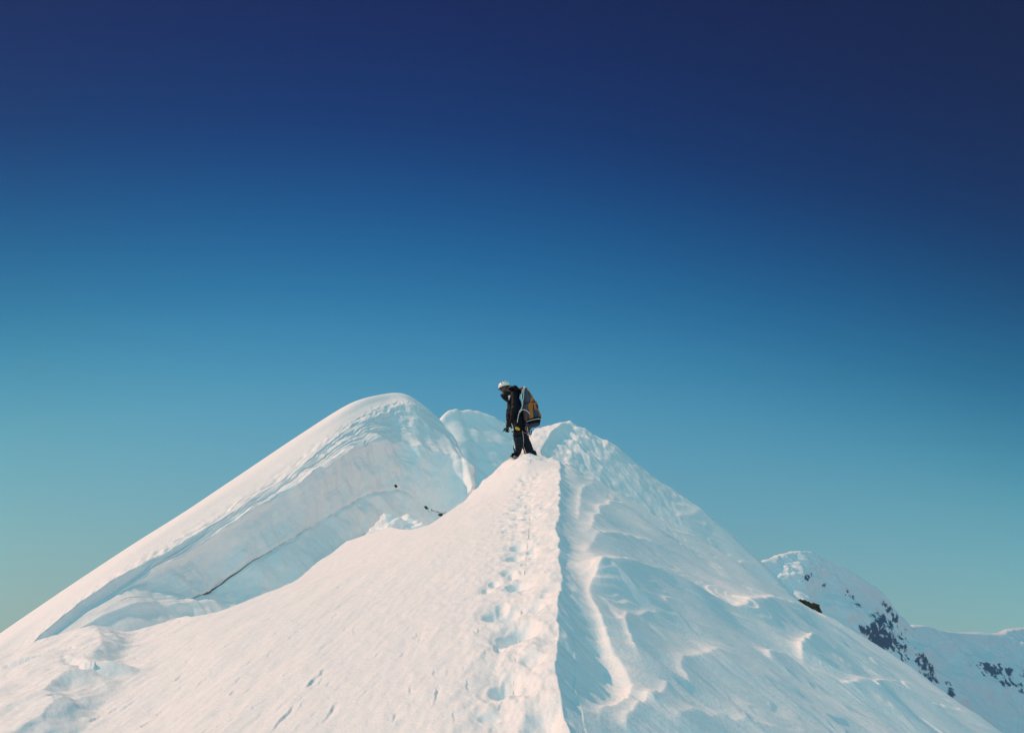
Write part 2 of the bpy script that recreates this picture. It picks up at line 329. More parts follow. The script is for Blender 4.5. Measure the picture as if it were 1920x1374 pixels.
    dz = .010*noise(a1*1.2, a2*4.5, seed=71)+.0035*noise(a1*5, a2*18, seed=72)
    leftrough = (1-sst(-4.0, -2.4, xs))*(1-sst(11, 13, ys))
    dz += leftrough*(.025*fbm(a1*1.4, a2*3.2, oct=5, seed=73)+.02*np.maximum(noise(a1*2, a2*6, seed=74), 0))
    dz += .05*noise(xs*.5, ys*.4, seed=75)*sst(.5, 3, -u[t])
    for p, L, dd in NICKS_W:
        m = (np.abs(xs-p[0]) < 2.2*L) & (np.abs(ys-p[1]) < 2.2*L)
        if not m.any(): continue
        b1 = (xs[m]-p[0])*SD[0]+(ys[m]-p[1])*SD[1]; b2 = -(xs[m]-p[0])*SD[1]+(ys[m]-p[1])*SD[0]
        b2 = b2+.05*noise(b1*3, b2*3+p[0]*7, seed=76)+.012*noise(b1*11, b2*9+p[0]*7, seed=77); e = np.exp(-(b1/(L*.5))**2)*np.clip(.45+1.1*noise(b1*6, b2*5+p[1]*5, seed=78), 0, 1.4)
        dz[m] += dd*e*np.where(b2 < 0, -np.exp(b2/(.02+.06*L)), .45*np.exp(-b2/.025))
    z[t] += dz
    # scarp added to shade the left band
    t = (x < -1.5) & (r < 30) & (y > 2); xs, ys = x[t], y[t]
    wxs = xs+.13*fbm(xs*1.6, ys*1.3, oct=4, seed=81)
    d, al = polydist(wxs, ys, SCARP_W); fl = .10+.35*al
    z[t] += sst(0, .25, al)*(.09*np.exp(np.minimum(d, 0)/1.1)*(1-sst(-.03, .33, d))*(1+.3*noise(xs*1.2, ys*1.2, seed=83))-.05*np.exp(-((d-fl)/fl)**2)*(d > 0)*(1-np.exp(-d/.05)))
    z[t] += .02*fbm(xs*3.5, ys*3, oct=4, seed=82)*np.exp(-(d/.6)**2)
    z = z-edge_drop(x, y)
    return z
th = np.concatenate([np.linspace(-180, -40, 40, endpoint=False), np.linspace(-40, -28.5, 30, endpoint=False), np.linspace(-28.5, 28.5, 1000, endpoint=False), np.linspace(28.5, 40, 30, endpoint=False), np.linspace(40, 180, 40, endpoint=False)])
rr = np.concatenate([np.geomspace(.2, 3.6, 30, endpoint=False), np.geomspace(3.6, 34, 880, endpoint=False), np.geomspace(34, 1500, 90)])
TH, RR = np.meshgrid(np.radians(th), rr); X, Y = RR*np.sin(TH), RR*np.cos(TH)
Z = surf_A(X, Y)
fr = RR > 34
Z = np.where(fr, np.maximum(Z, -430-0*Z), Z)
P = np.stack([X, Y, Z], -1)
ridge = grid_obj('snow_ridge', P, M_SNOW, wrap=True, flip=True)
tag(ridge, 'sharp crested snow ridge with a trodden track and wind carved right flank', 'ridge', kind='structure')
# glacier basin far below, out to the horizon
th2 = np.radians(np.linspace(-180, 180, 240, endpoint=False)); r2 = np.geomspace(5, 60000, 120)
TH2, RR2 = np.meshgrid(th2, r2); X2, Y2 = RR2*np.sin(TH2), RR2*np.cos(TH2)
Z2 = -400+25*fbm(X2/900, Y2/900, oct=4, seed=90)*sst(300, 1500, RR2)
g = grid_obj('ground', np.stack([X2, Y2, Z2], -1), snow_material('glacier_snow', scales=((0.01, 4.0),)), wrap=True, flip=True)
tag(g, 'broad snow covered glacier basin far below the ridge', 'glacier', kind='structure')

# ------------------------------------------------------------------ left cornice, a lofted surface with a real back side
D_ = [ # skyline, upper lip, second ledge, dirt line, foot : photo pixel; then distances for each
 ((-330,1420),(-318,1475),(-316,1482),(-312,1490),(-300,1510), (7.2,6.6,6.55,6.5,6.4)),
 ((-160,1312),(-148,1365),(-146,1371),(-142,1378),(-133,1392), (9.2,8.4,8.3,8.25,8.15)),
 ((0,1202),(10,1264),(14,1271),(18,1279),(26,1292), (11.2,9.9,9.8,9.7,9.6)),
 ((110,1124),(130,1163),(136,1171),(142,1180),(150,1194), (12.8,11.3,11.2,11.1,10.9)),
 ((215,1052),(226,1092),(236,1102),(252,1117),(270,1140), (14.4,12.7,12.6,12.4,12.1)),
 ((300,995),(322,1033),(334,1050),(352,1124),(366,1150), (16,14.3,14.1,13.6,13.3)),
 ((390,938),(431,965),(441,980),(452,1062),(482,1135), (18,16.3,16.0,15.5,15.0)),
 ((490,870),(545,891),(558,915),(562,1000),(592,1095), (21.3,19.4,18.5,18.0,17.4)),
 ((590,802),(622,829),(641,861),(647,948),(675,1050), (24.5,22.5,21.3,20.6,19.8)),
 ((670,752),(682,792),(700,834),(702,923),(722,1020), (27.7,25.4,23.9,23.0,22.0)),
 ((725,738),(735,768),(745,838),(752,921),(770,1010), (29.8,27.8,25.9,24.9,23.9)),
 ((760,741),(772,763),(796,849),(800,950),(812,1005), (30.5,28.7,26.5,25.6,24.8)),
 ((790,760),(802,782),(836,862),(842,958),(845,1000), (30.7,29.2,26.9,26.0,25.4)),
 ((825,792),(836,812),(863,866),(872,935),(876,985), (30.6,29.3,27.0,26.2,25.8)),
 ((850,826),(862,848),(884,880),(889,912),(893,965), (30,28.8,27.2,26.4,26.2)),
 ((858,845),(868,866),(885,892),(890,925),(894,975), (33,32,30.5,29.5,29)),
]
rows = []
for row in D_:
    pts = [at(p[0], p[1], d) for p, d in zip(row[:5], row[5])]
    sk, l1, l2, cv, ft = pts
    back = [sk+np.array([-26, 9, -30]), sk+np.array([-9, 3.5, -7]), sk+np.array([-3.0, 1.6, -1.7]), sk+np.array([-.9, .75, -.22])]
    mid = sk*.5+l1*.5+np.array([0, 0, .04])
    below = [ft+(ft-cv)*.6+np.array([.3, -.1, -.8]), ft+np.array([1.0, -.4, -5])]
    rows.append(back+[sk, mid, l1, l1*.5+l2*.5, l2, l2*.66+cv*.34, l2*.33+cv*.67, cv, cv*.5+ft*.5, ft]+below)
NET = np.array(rows)            # (stations, 16, 3)
nu, nv = 760, 460
uu = np.linspace(0, len(NET)-1, nu)
vpos = np.concatenate([np.linspace(0, 3, 24, endpoint=False), np.linspace(3, 6, 110, endpoint=False), np.linspace(6, 13, nv-154, endpoint=False), np.linspace(13, 15, 20)])
G = spline_axis(NET, uu); G = np.swapaxes(spline_axis(np.swapaxes(G, 0, 1), vpos), 0, 1)
N = normals(G)
if (N[:, 200, 2].mean()) < 0: N = -N
U_, V_ = np.meshgrid(uu, vpos, indexing='ij')
x_, y_, z_ = G[..., 0], G[..., 1], G[..., 2]
face = sst(5.8, 6.6, V_); wob = .22*fbm(x_*.9, y_*.7, z_*.9, oct=4, seed=101)
vw = V_+wob
disp = face*(.16*fbm(x_*.55, y_*.45, z_*.6, oct=3, seed=102)+.05*fbm(x_*2.2, y_*1.6, z_*1.6, oct=3, seed=103))
# vertical flutes on the lower face
fadeR = 1-sst(10.8, 12.2, U_)*.7
lowf = sst(8.6, 9.6, V_); fadeL = sst(3.6, 5.2, U_)
disp = disp*fadeR*(.35+.65*fadeL)*(.45+.55*sst(7.6, 8.4, V_))
disp += lowf*fadeL*fadeR*(.10*noise(x_*.9+y_*.5, z_*.8, seed=104)-.05*np.abs(noise(x_*1.6+y_*1.2, z_*1.3, seed=105))+.03*fbm(x_*3+y_*2, z_*1.6, oct=3, seed=115))
disp += face*.010*noise(U_*1.5, (V_+.8*wob)*7, seed=116)*fadeL*np.clip(.3+noise(U_*1.3, V_*1.1, seed=117), 0, 1)
fadeL = sst(3.6, 5.2, U_)
def ledge(v0, a, wu, wd): # protruding ledge at v0, sharp on its lower side
    d = vw-v0; return a*np.where(d < 0, np.exp(d/wu), np.exp(-d/wd))
disp += fadeL*(ledge(6.0, .06, .5, .18)+ledge(6.9, .05, .35, .14)+ledge(7.95, .15, .7, .18))*(.7+.4*noise(U_*2.0, V_*0+3, seed=106))
disp += ledge(6.0, .10, .5, .12)*(1-fadeL)
disp -= .05*np.exp(-((V_-11+.15*noise(U_*3, V_, seed=107))/.10)**2)*fadeL
roof = (1-sst(5.6, 6.1, V_))*sst(3, 4, V_)
disp += roof*(.02*noise(x_*1.2, y_*.6, seed=108)+.03*sst(5, 6, V_)*fbm(U_*6, V_*3, oct=3, seed=109))
disp += sst(5.2, 5.8, V_)*(1-sst(7.8, 8.3, V_))*(.018*fbm(U_*2, vw*3.0, oct=5, seed=110)+.022*noise(U_*1.1, vw*7, seed=118))*fadeL*fadeR
G = G+N*disp[..., None]
# thin dirt layer in the ice, patchy
dl = V_-11-.05*noise(U_*5, V_*0, seed=111)-.025*noise(U_*25, V_*0, seed=112)
wl_ = np.interp(U_, [4.9, 5.0, 5.6, 6.2, 7, 8, 9.2, 9.8, 10.4, 11.2, 12, 12.7, 13], [0, .05, .055, .035, .022, .016, .02, .02, .01, .05, .035, .07, 0])
den = np.interp(U_, [4.9, 5, 5.9, 6.5, 7.5, 9, 10, 11, 12.6, 13], [0, 1.3, 1.25, .66, .54, .50, .54, .60, .80, 0])
patch = noise(U_*9, V_*2, seed=113)*.5+.5+.25*noise(U_*40, V_*9, seed=114)
dirt = np.interp(U_, [4.9, 6, 6.6, 10, 11, 13], [1, 1, .6, .5, .9, .9])*(1-sst(.3, 1.3, np.abs(dl)/(wl_*.8+1e-4)))*sst(0, .18, den-patch)
cornice = grid_obj('cornice', G, M_ICE, attr={'dirt': dirt})
tag(cornice, 'curling snow cornice on the left with a thin dark dirt line across its shaded face', 'cornice', kind='structure')

# ------------------------------------------------------------------ snow summit behind
def loft(name, net, nu, nv, mat, dispf, attr=None):
    net = np.array(net); uu = np.linspace(0, net.shape[0]-1, nu); vv = np.linspace(0, net.shape[1]-1, nv)
    G = spline_axis(net, uu); G = np.swapaxes(spline_axis(np.swapaxes(G, 0, 1), vv), 0, 1)
    N = normals(G); N = N*np.sign(N[..., 2].mean()); U, V = np.meshgrid(uu, vv, indexing='ij')
    G = G+N*dispf(U, V, G)[..., None]
    return grid_obj(name, G, mat, attr=attr(U, V, G) if attr else None)
SK = [(740,860),(790,812),(822,787),(838,772),(853,767),(866,770),(880,768),(900,772),(925,781),(950,796),(985,816),(1030,850),(1100,910)]
net = []
for i, (px, py) in enumerate(SK):
    sk = at(px, py, 46*(.94+.12*i/len(SK))); dd = sk[1]/46
    net.append([sk+np.array([-2, 40, -45]), sk+np.array([0, 8, -3.5]), sk+np.array([0, 2.0, -.25]), sk, at(px+8, py+22, 45.2*dd), at(px+20, py+60, 44*dd), at(px+30, py+120, 42.5*dd), at(px+40, py+230, 40*dd), at(px+60, py+500, 35*dd)])
def dC(U, V, G):
    x, y, z = G[..., 0], G[..., 1], G[..., 2]; d = z+.75*x
    t = d*.8+.6*noise(x*.3, z*.3, seed=120); s = t-np.floor(t)
    return sst(2.6, 4.2, V)*(sst(3.2,5,V)*.16*fbm(x*.3, y*.2, z*.4, oct=4, seed=121)+.05*(np.where(s < .8, s/.8, (1-s)/.2)-.5)*(.5+.5*noise(x*.2, z*.2, seed=122)))+.05*np.exp(-((V-3)/.5)**2)*noise(U*1.5, V, seed=123)
o = loft('snow_summit', net, 260, 240, M_SNOW, dC)
tag(o, 'shaded snow summit rising behind the cornice and the climber', 'summit', kind='structure')

# ------------------------------------------------------------------ distant range on the right
def range_mesh(name, SKY, dist, depthfac, label, seed, rockf, cat='mountain', rough=1.0, flute=1.5, off=0):
    net = []
    for px, py in SKY:
        sk = at(px, py, dist*(.80+.42*max(0, px-SKY[0][0]-off)/(SKY[-1][0]-SKY[0][0]-off))); dd = sk[1]
        net.append([sk+np.array([300, 2600, -1200]), sk+np.array([80, 700, -260]), sk+np.array([0, 130, -25]), sk,
                    at(px+4, py+25, dd*.985), at(px+14, py+70, dd*.962), at(px+24, py+130, dd*.935), at(px+30, py+220, dd*.90), at(px+30, py+420, dd*.82)])
    def df(U, V, G):
        x, y, z = G[..., 0]/100, G[..., 1]/100, G[..., 2]/100
        a = sst(2.9, 4.3, V)
        ridged = 1-np.abs(fbm(U*1.6, V*.35, oct=4, seed=seed+2))*1.6
        return rough*(a*(46*fbm(x*.7+.6*z, y*.3, z*.9, oct=5, seed=seed, gain=.48)+flute*ridged*sst(3, 4.5, V))+3*fbm(U*2, V, oct=3, seed=seed+1))
    return tag(loft(name, net, 420, 360, M_FARSNOW, df, attr=lambda U, V, G: {'rock': rockf(U, V, G)}), label, cat, kind='structure')
def pix(G):                       # photo pixel a world point shows at (used only to place the rock bands)
    x, y, z = G[..., 0], G[..., 1], G[..., 2]
    dep = y*CP+z*SP; up = -y*SP+z*CP
    return 960+F_PX*x/dep, 687-F_PX*up/dep
def rocks(zones, seed, sc):
    def f(U, V, G):
        a, b = pix(G); m = np.zeros(a.shape)
        for (cx, cy, sx, sy, ang, k) in zones:
            c, s = math.cos(R(ang)), math.sin(R(ang)); dx, dy = a-cx, b-cy
            q = ((dx*c+dy*s)/sx)**2+((-dx*s+dy*c)/sy)**2; m = np.maximum(m, k*np.exp(-q*q))
        n = fbm(G[..., 0]/sc, G[..., 1]/sc*.6, G[..., 2]/sc, oct=4, seed=seed, gain=.65)
        return sst(.52, .62, m*.85+.75*n*(m > .05))
    return f
SK1 = [(900,1250),(1050,1200),(1180,1150),(1330,1090),(1400,1062),(1450,1045),(1470,1038),(1500,1033),(1525,1036),(1545,1048),(1580,1062),(1610,1080),(1640,1100),(1660,1118),(1680,1145),(1700,1165),(1720,1185),(1740,1210),(1780,1260),(1840,1340),(1900,1420),(1980,1500)]
z1 = [(1590,1110,14,6,60,.55),(1605,1135,12,8,20,.5),(1700,1190,12,18,60,.6),(1780,1290,22,8,60,.7),(1668,1145,26,7,55,.75),(1655,1165,26,12,35,.9),(1655,1195,50,20,38,1.05),(1685,1222,30,10,45,.7),(1515,1082,14,5,-40,.55),(1540,1092,12,5,40,.5),(1735,1250,34,12,58,.9),(1620,1180,20,8,35,.7)]
range_mesh('mountain', SK1, 3200, 1, 'hazy blue snow peak with dark rock bands behind the right flank', 130, rocks(z1, 140, 26), rough=1.0, off=430)
SK2 = [(1640,1260),(1680,1200),(1705,1176),(1730,1172),(1760,1180),(1800,1186),(1840,1186),(1870,1188),(1895,1180),(1925,1177),(1990,1172),(2100,1190),(2250,1230)]
z2 = [(1860,1256,34,14,15,.85),(1905,1262,34,11,5,.8),(1895,1282,28,8,10,.75),(1915,1300,20,8,20,.6),(1722,1198,10,4,50,.5)]
range_mesh('mountain', SK2, 4300, 1, 'pale fluted snow wall at the far right edge', 150, rocks(z2, 160, 34), rough=.6, flute=10)

# ------------------------------------------------------------------ small things in the snow
def new_obj(name, me, mat, parent=None, loc=None, smooth=True):
    if smooth: me.polygons.foreach_set('use_smooth', np.ones(len(me.polygons), bool))
    me.materials.clear(); me.materials.append(mat); o = bpy.data.objects.new(name, me); scene.collection.objects.link(o)
    if parent: o.parent = parent
    if loc is not None: o.location = loc
    return o
def bm_obj(name, bm, mat, parent=None, loc=None, smooth=True):
    me = bpy.data.meshes.new(name); bm.normal_update(); bm.to_mesh(me); bm.free(); return new_obj(name, me, mat, parent, loc, smooth)
def lump(name, centre, size, mat, seed, rough=.3, sub=5, facets=0.0, freq=1.6):
    bm = bmesh.new(); bmesh.ops.create_icosphere(bm, subdivisions=sub, radius=1)
    V = np.array([v.co[:] for v in bm.verts]); n = fbm(V[:,0]*freq+seed, V[:,1]*freq, V[:,2]*freq, oct=5, seed=seed)
    if facets:
        q = np.zeros(len(V)); rs = np.random.default_rng(seed)
        for _ in range(14):
            d = rs.normal(size=3); d /= np.linalg.norm(d); q = np.minimum(q, -(np.maximum(V@d-(.55+.3*rs.random()), 0))*facets)
        n = n*.4+q*2
    for v, k in zip(bm.verts, n):
        f = 1+rough*k; v.co = Vector((v.co.x*f*size[0], v.co.y*f*size[1], v.co.z*f*size[2]))
    return bm_obj(name, bm, mat, loc=Vector(centre), smooth=not facets)
def surf_z(x, y): return float(surf_A(np.array([x]), np.array([y]))[0])
m_ = lump('snow_mound', at(756, 1022, 18.0), (.66, .5, .52), M_SNOW, 7, rough=.30, sub=6, freq=1.7)
tag(m_, 'lumpy shaded mound of broken snow at the foot of the cornice', 'snow mound', kind='structure')
def skyline(px):                       # where the right flank meets the sky above a given photo column
    lo, hi = 900, 1374
    for _ in range(24):
        m = (lo+hi)/2; a, b = ray(px, m); ys = np.linspace(10, 30, 1200); d = surf_A(a*ys, ys)-b*ys
        if d.max() > 0: hi = m; k = int(np.argmax(d))
        else: lo = m
    return at(px, hi, ys[k])
for (px, dz, sz, lab, sd) in [(1514,.03,(.20,.12,.10),'upper of the two olive brown rocks poking out of the right skyline',11),
                             (1533,.05,(.15,.10,.09),'lower of the two olive brown rocks poking out of the right skyline',12)]:
    o = lump('rock', skyline(px)+np.array([0, .05, dz]), sz, M_ROCK, sd, rough=.75, sub=4, facets=1.0, freq=2.6); o.rotation_euler = (0, R(38), R(20))
    tag(o, lab, 'rock', 'rocks on the right skyline')
M_DARKROCK = principled('dark_rock', (0.03, 0.028, 0.03), 0.8, 0.2, noise_amt=.5, noise_scale=20)
def on_cornice(px, py):
    a, b = ray(px, py); d = np.hypot(G[..., 0]/G[..., 1]-a, G[..., 2]/G[..., 1]-b); d[:, :140] = 9; k = np.unravel_index(np.argmin(d), d.shape); return G[k]
for (px, py, sz, lab, sd) in [(742,912,(.055,.06,.05),'small black stone frozen into the upper cornice face',21),
                              (797,951,(.075,.07,.05),'brown stone set in the dirt line under the cornice',22),
                              (826,966,(.09,.08,.05),'dark stone at the right end of the cornice dirt line',23)]:
    o = lump('stone', on_cornice(px, py), sz, M_DARKROCK if sd == 21 else M_ROCK, sd, rough=.5, sub=3, facets=1.0); tag(o, lab, 'stone', 'stones frozen in the cornice')
# rope lying in the track
def tube_curve(name, pts, rad, mat, parent=None, res=6, sides=8):
    cu = bpy.data.curves.new(name, 'CURVE'); cu.dimensions = '3D'; cu.bevel_depth = rad; cu.bevel_resolution = max(1, sides//4); cu.use_fill_caps = True
    sp = cu.splines.new('POLY'); pp = smooth_pts(np.array([list(p) for p in pts]), res) if len(pts) > 2 and res > 1 else np.array([list(p) for p in pts])
    sp.points.add(len(pp)-1); sp.points.foreach_set('co', np.hstack([pp, np.ones((len(pp), 1))]).ravel())
    t = bpy.data.objects.new('tmp', cu); scene.collection.objects.link(t); dg = bpy.context.evaluated_depsgraph_get(); dg.update()
    me = bpy.data.meshes.new_from_object(t.evaluated_get(dg)); bpy.data.objects.remove(t); me.name = name
    return new_obj(name, me, mat, parent)
M_ROPE = principled('climbing_rope', (0.85, 0.82, 0.76), 0.8, 0.2, noise_amt=.2, noise_scale=90)
RP = hits([(1000,880),(996,905),(994,925),(992,960),(990,1000),(986,1030),(984,1060),(979,1085),(977,1120),(975,1150),(970,1185),(966,1215),(964,1245),(958,1290)])
RPs = smooth_pts(RP, 14); rz = surf_A(RPs[:,0].copy(), RPs[:,1].copy())
kz = np.exp(-0.5*(np.arange(-6, 7)/2.5)**2); kz /= kz.sum(); rzs = np.convolve(np.pad(rz, 6, mode='edge'), kz, 'valid')
ROPE_PTS = np.column_stack([RPs, rzs-.003+.010*noise(np.arange(len(rzs))*.35, np.arange(len(rzs))*0.0, seed=9)])

# ------------------------------------------------------------------ the climber
YC = 20.5
FEET = at(968, 856, YC); SC = 1.0
OX, OZ = FEET[0], FEET[2]
def q(zx, zy, dy=0.0):            # a point of the climber: traced position in the side view, with its own depth
    p = at(890+zx/7.233, 690+zy/7.233, YC); v = Vector((p[0]-OX, dy, p[2]-OZ)); return v
def skin_mesh(name, nodes, edges, mat, parent=None, sub=2, remesh=0.008, extra=None, root=0, smoothit=3):
    # grows one continuous surface round a jointed skeleton: swept balls, fused into one skin
    me = bpy.data.meshes.new(name+'_cage'); bm = bmesh.new(); bmesh.ops.create_icosphere(bm, subdivisions=3, radius=1); bm.to_mesh(me); bm.free()
    co = np.array([v.co[:] for v in me.vertices]); tri = np.array([p.vertices[:] for p in me.polygons]); bpy.data.meshes.remove(me)
    VV, TT = [], []; k = 0
    rad = lambda r: np.array((r[0], r[1], r[0]) if isinstance(r, tuple) else (r, r, r))
    for a, b in edges:
        pa, pb = np.array(nodes[a][0]), np.array(nodes[b][0]); ra, rb = rad(nodes[a][1]), rad(nodes[b][1])
        n = max(2, int(np.linalg.norm(pb-pa)/(min(ra[0], rb[0])*.22))+1)
        for t in np.linspace(0, 1, n):
            VV.append(co*(ra*(1-t)+rb*t)+pa*(1-t)+pb*t); TT.append(tri+k); k += len(co)
    V_, T_ = np.vstack(VV), np.vstack(TT); m2 = bpy.data.meshes.new(name)
    m2.vertices.add(len(V_)); m2.vertices.foreach_set('co', V_.astype(np.float32).ravel()); m2.loops.add(T_.size); m2.loops.foreach_set('vertex_index', T_.astype(np.int32).ravel())
    m2.polygons.add(len(T_)); m2.polygons.foreach_set('loop_start', np.arange(0, T_.size, 3, dtype=np.int32)); m2.update(calc_edges=True)
    if extra:
        bm = bmesh.new(); bm.from_mesh(m2)
        for e in extra: bm.from_mesh(e)
        bm.to_mesh(m2); bm.free()
    o = bpy.data.objects.new('tmp', m2); scene.collection.objects.link(o)
    r = o.modifiers.new('r', 'REMESH'); r.mode = 'VOXEL'; r.voxel_size = remesh or .005; r.use_smooth_shade = True
    if smoothit:
        s_ = o.modifiers.new('s', 'SMOOTH'); s_.iterations = smoothit; s_.factor = .5
    dg = bpy.context.evaluated_depsgraph_get(); dg.update(); m3 = bpy.data.meshes.new_from_object(o.evaluated_get(dg)); bpy.data.objects.remove(o)
    m3.name = name
    return new_obj(name, m3, mat, parent)
def wrinkle(o, amp, sc, seed):
    me = o.data; n = len(me.vertices); co = np.empty(n*3, np.float32); me.vertices.foreach_get('co', co); co = co.reshape(-1, 3)
    nr = np.empty(n*3, np.float32); me.vertices.foreach_get('normal', nr); nr = nr.reshape(-1, 3)
    d = fbm(co[:,0]*sc, co[:,1]*sc, co[:,2]*sc*1.6, oct=3, seed=seed)*amp
    me.vertices.foreach_set('co', (co+nr*d[:, None]).astype(np.float32).ravel()); me.update()
M_SKIN = principled('skin', (0.16, 0.09, 0.06), 0.5, 0.4)
M_JACKET = principled('black_jacket', (0.0035, 0.0035, 0.007), 0.55, 0.16, noise_amt=.3, noise_scale=30, bump=.004, bump_scale=30)
M_TROUSER = principled('slate_trousers', (0.017, 0.019, 0.028), 0.8, 0.15, noise_amt=.3, noise_scale=25, bump=.004, bump_scale=35)
M_BLACK = principled('black_fabric', (0.006, 0.006, 0.007), 0.8, 0.12, noise_amt=.3, noise_scale=40)
M_HELM = principled('white_shell', (0.78, 0.79, 0.77), 0.35, 0.5, noise_amt=.04, noise_scale=30)
M_GREY = principled('grey_fabric', (0.06, 0.08, 0.11), 0.75, 0.3, noise_amt=.35, noise_scale=35, bump=.003, bump_scale=60)
M_ORANGE = principled('orange_fabric', (0.42, 0.14, 0.025), 0.7, 0.3, noise_amt=.3, noise_scale=25, bump=.003, bump_scale=60)
M_NAVY = principled('navy_fabric', (0.035, 0.05, 0.09), 0.7, 0.3, noise_amt=.3, noise_scale=30)
M_RUST = principled('rust_fabric', (0.20, 0.07, 0.03), 0.75, 0.3, noise_amt=.4, noise_scale=30)
M_YEL = principled('yellow_fabric', (0.62, 0.38, 0.04), 0.6, 0.3, noise_amt=.2, noise_scale=30)
M_RED = principled('red_orange_webbing', (0.60, 0.12, 0.05), 0.6, 0.3)
M_PALE = principled('pale_cord', (0.62, 0.72, 0.72), 0.7, 0.3, noise_amt=.15, noise_scale=80)
M_METAL = principled('brushed_metal', (0.55, 0.57, 0.60), 0.35, 0.5, metal=.9)
M_DKMETAL = principled('dark_steel', (0.06, 0.06, 0.065), 0.4, 0.5, metal=.7)
M_LENS = principled('dark_lens', (0.01, 0.01, 0.012), 0.08, 0.8)
M_SHAFT = principled('pale_shaft', (0.50, 0.66, 0.72), 0.35, 0.5, noise_amt=.1, noise_scale=30)
HC = q(402, 268, 0)                      # middle of the head
def head_mesh():
    bm = bmesh.new(); bmesh.ops.create_uvsphere(bm, u_segments=48, v_segments=36, radius=1)
    for v in bm.verts:
        x, y, z = v.co; f = max(0, -x)   # faces -x
        X_, Y_, Z_ = x*.098, y*.078, z*.118
        if z < 0: Y_ *= 1-.28*(-z)*(0.5+.5*f); X_ = X_ if x < 0 else X_*(1-.25*(-z))
        def b(cy, cz, w, h): return math.exp(-((y-cy)/w)**2-((z-cz)/h)**2)*(1 if x < 0 else 0)
        X_ -= .030*b(0, -.18, .16, .22)                     # nose
        X_ += .012*b(.36, .08, .2, .14)+.012*b(-.36, .08, .2, .14)   # eye sockets
        X_ -= .008*b(0, .26, .5, .12)                       # brow
        X_ -= .010*b(0, -.56, .24, .07)+.007*b(0, -.68, .2, .07); X_ += .006*b(0, -.62, .25, .025)
        X_ -= .012*b(0, -.9, .3, .15)                       # chin
        v.co = (X_, Y_, Z_)
    for sy in (-1, 1):                                      # ears
        r = bmesh.ops.create_uvsphere(bm, u_segments=16, v_segments=12, radius=1)
        for v in r['verts']: v.co = (v.co.x*.018+.008, v.co.y*.010+sy*.078, v.co.z*.032-.008)
    bmesh.ops.rotate(bm, verts=bm.verts, cent=(0, 0, 0), matrix=Matrix.Rotation(R(-24), 3, 'Y'))
    bmesh.ops.rotate(bm, verts=bm.verts, cent=(0, 0, 0), matrix=Matrix.Rotation(R(14), 3, 'Z'))
    bmesh.ops.translate(bm, verts=bm.verts, vec=HC)
    me = bpy.data.meshes.new('head'); bm.to_mesh(me); bm.free(); return me
nodes = [(q(628, 880, 0), .13), (q(605, 760, 0), .125), (q(575, 620, 0), .135), (q(545, 470, 0), .14), (q(515, 385, 0), .09), (q(470, 335, 0), .058), (q(415, 285, 0), .06),
  (q(535, 400, -.16), .06), (q(548, 590, -.22), .047), (q(505, 745, -.20), .035), (q(490, 800, -.19), .028),
  (q(520, 400, .16), .06), (q(478, 580, .20), .047), (q(462, 720, .16), .035), (q(455, 775, .15), .028),
  (q(612, 915, -.10), .085), (q(578, 1040, -.11), .062), (q(566, 1165, -.11), .042), (q(560, 1212, -.11), .04), (q(520, 1222, -.12), .032),
  (q(655, 915, .10), .085), (q(722, 1035, .11), .062), (q(775, 1130, .11), .045), (q(798, 1185, .11), .04), (q(765, 1200, .12), .032)]
edges = [(0,1),(1,2),(2,3),(3,4),(4,5),(5,6),(3,7),(7,8),(8,9),(9,10),(3,11),(11,12),(12,13),(13,14),(0,15),(15,16),(16,17),(17,18),(18,19),(0,20),(20,21),(21,22),(22,23),(23,24)]
person = skin_mesh('person', nodes, edges, M_SKIN, remesh=.009, extra=[head_mesh()], smoothit=2)
person.location = FEET
tag(person, 'climber in black jacket and white helmet standing on the ridge, head bowed', 'person')
PO = person
# jacket: torso, both sleeves, padded front
nodes = [(q(622, 862, 0), (.135, .165)), (q(600, 760, 0), (.14, .17)), (q(565, 620, 0), (.145, .18)), (q(535, 480, 0), (.15, .19)), (q(515, 395, 0), (.11, .15)), (q(478, 372, 0), .085),
  (q(530, 405, -.17), .085), (q(540, 590, -.23), .072), (q(505, 735, -.21), .056), (q(494, 778, -.20), .046),
  (q(510, 405, .17), .085), (q(468, 575, .20), .072), (q(462, 700, .17), .056), (q(456, 752, .16), .048)]
edges = [(0,1),(1,2),(2,3),(3,4),(4,5),(3,6),(6,7),(7,8),(8,9),(3,10),(10,11),(11,12),(12,13)]
jk = skin_mesh('jacket', nodes, edges, M_JACKET, PO, remesh=.010, smoothit=3); wrinkle(jk, .010, 11, 201)
# stand-up collar round the chin
def ring_loft(name, secs, mat, parent, n=28, close_ends=True):   # secs: (centre, rx, ry, tilt about Y)
    bm = bmesh.new(); rings = []
    for c, rx, ry, tl in secs:
        ca, sa = math.cos(tl), math.sin(tl)
        rings.append([bm.verts.new(c+Vector((rx*math.cos(a)*ca, ry*math.sin(a), rx*math.cos(a)*sa))) for a in [2*math.pi*k/n for k in range(n)]])
    for a, b in zip(rings, rings[1:]):
        for k in range(n): bm.faces.new((a[k], a[(k+1) % n], b[(k+1) % n], b[k]))
    if close_ends: bm.faces.new(rings[0][::-1]); bm.faces.new(rings[-1])
    bmesh.ops.recalc_face_normals(bm, faces=bm.faces)
    return bm_obj(name, bm, mat, parent)
cl = ring_loft('collar', [(q(500, 425, 0), .13, .13, .35), (q(462, 398, 0), .12, .11, .45), (q(428, 368, 0), .115, .10, .42), (q(410, 345, 0), .108, .095, .36), (q(412, 348, 0), .09, .08, .36), (q(440, 380, 0), .085, .08, .4)], M_JACKET, PO)
wrinkle(cl, .006, 14, 205)
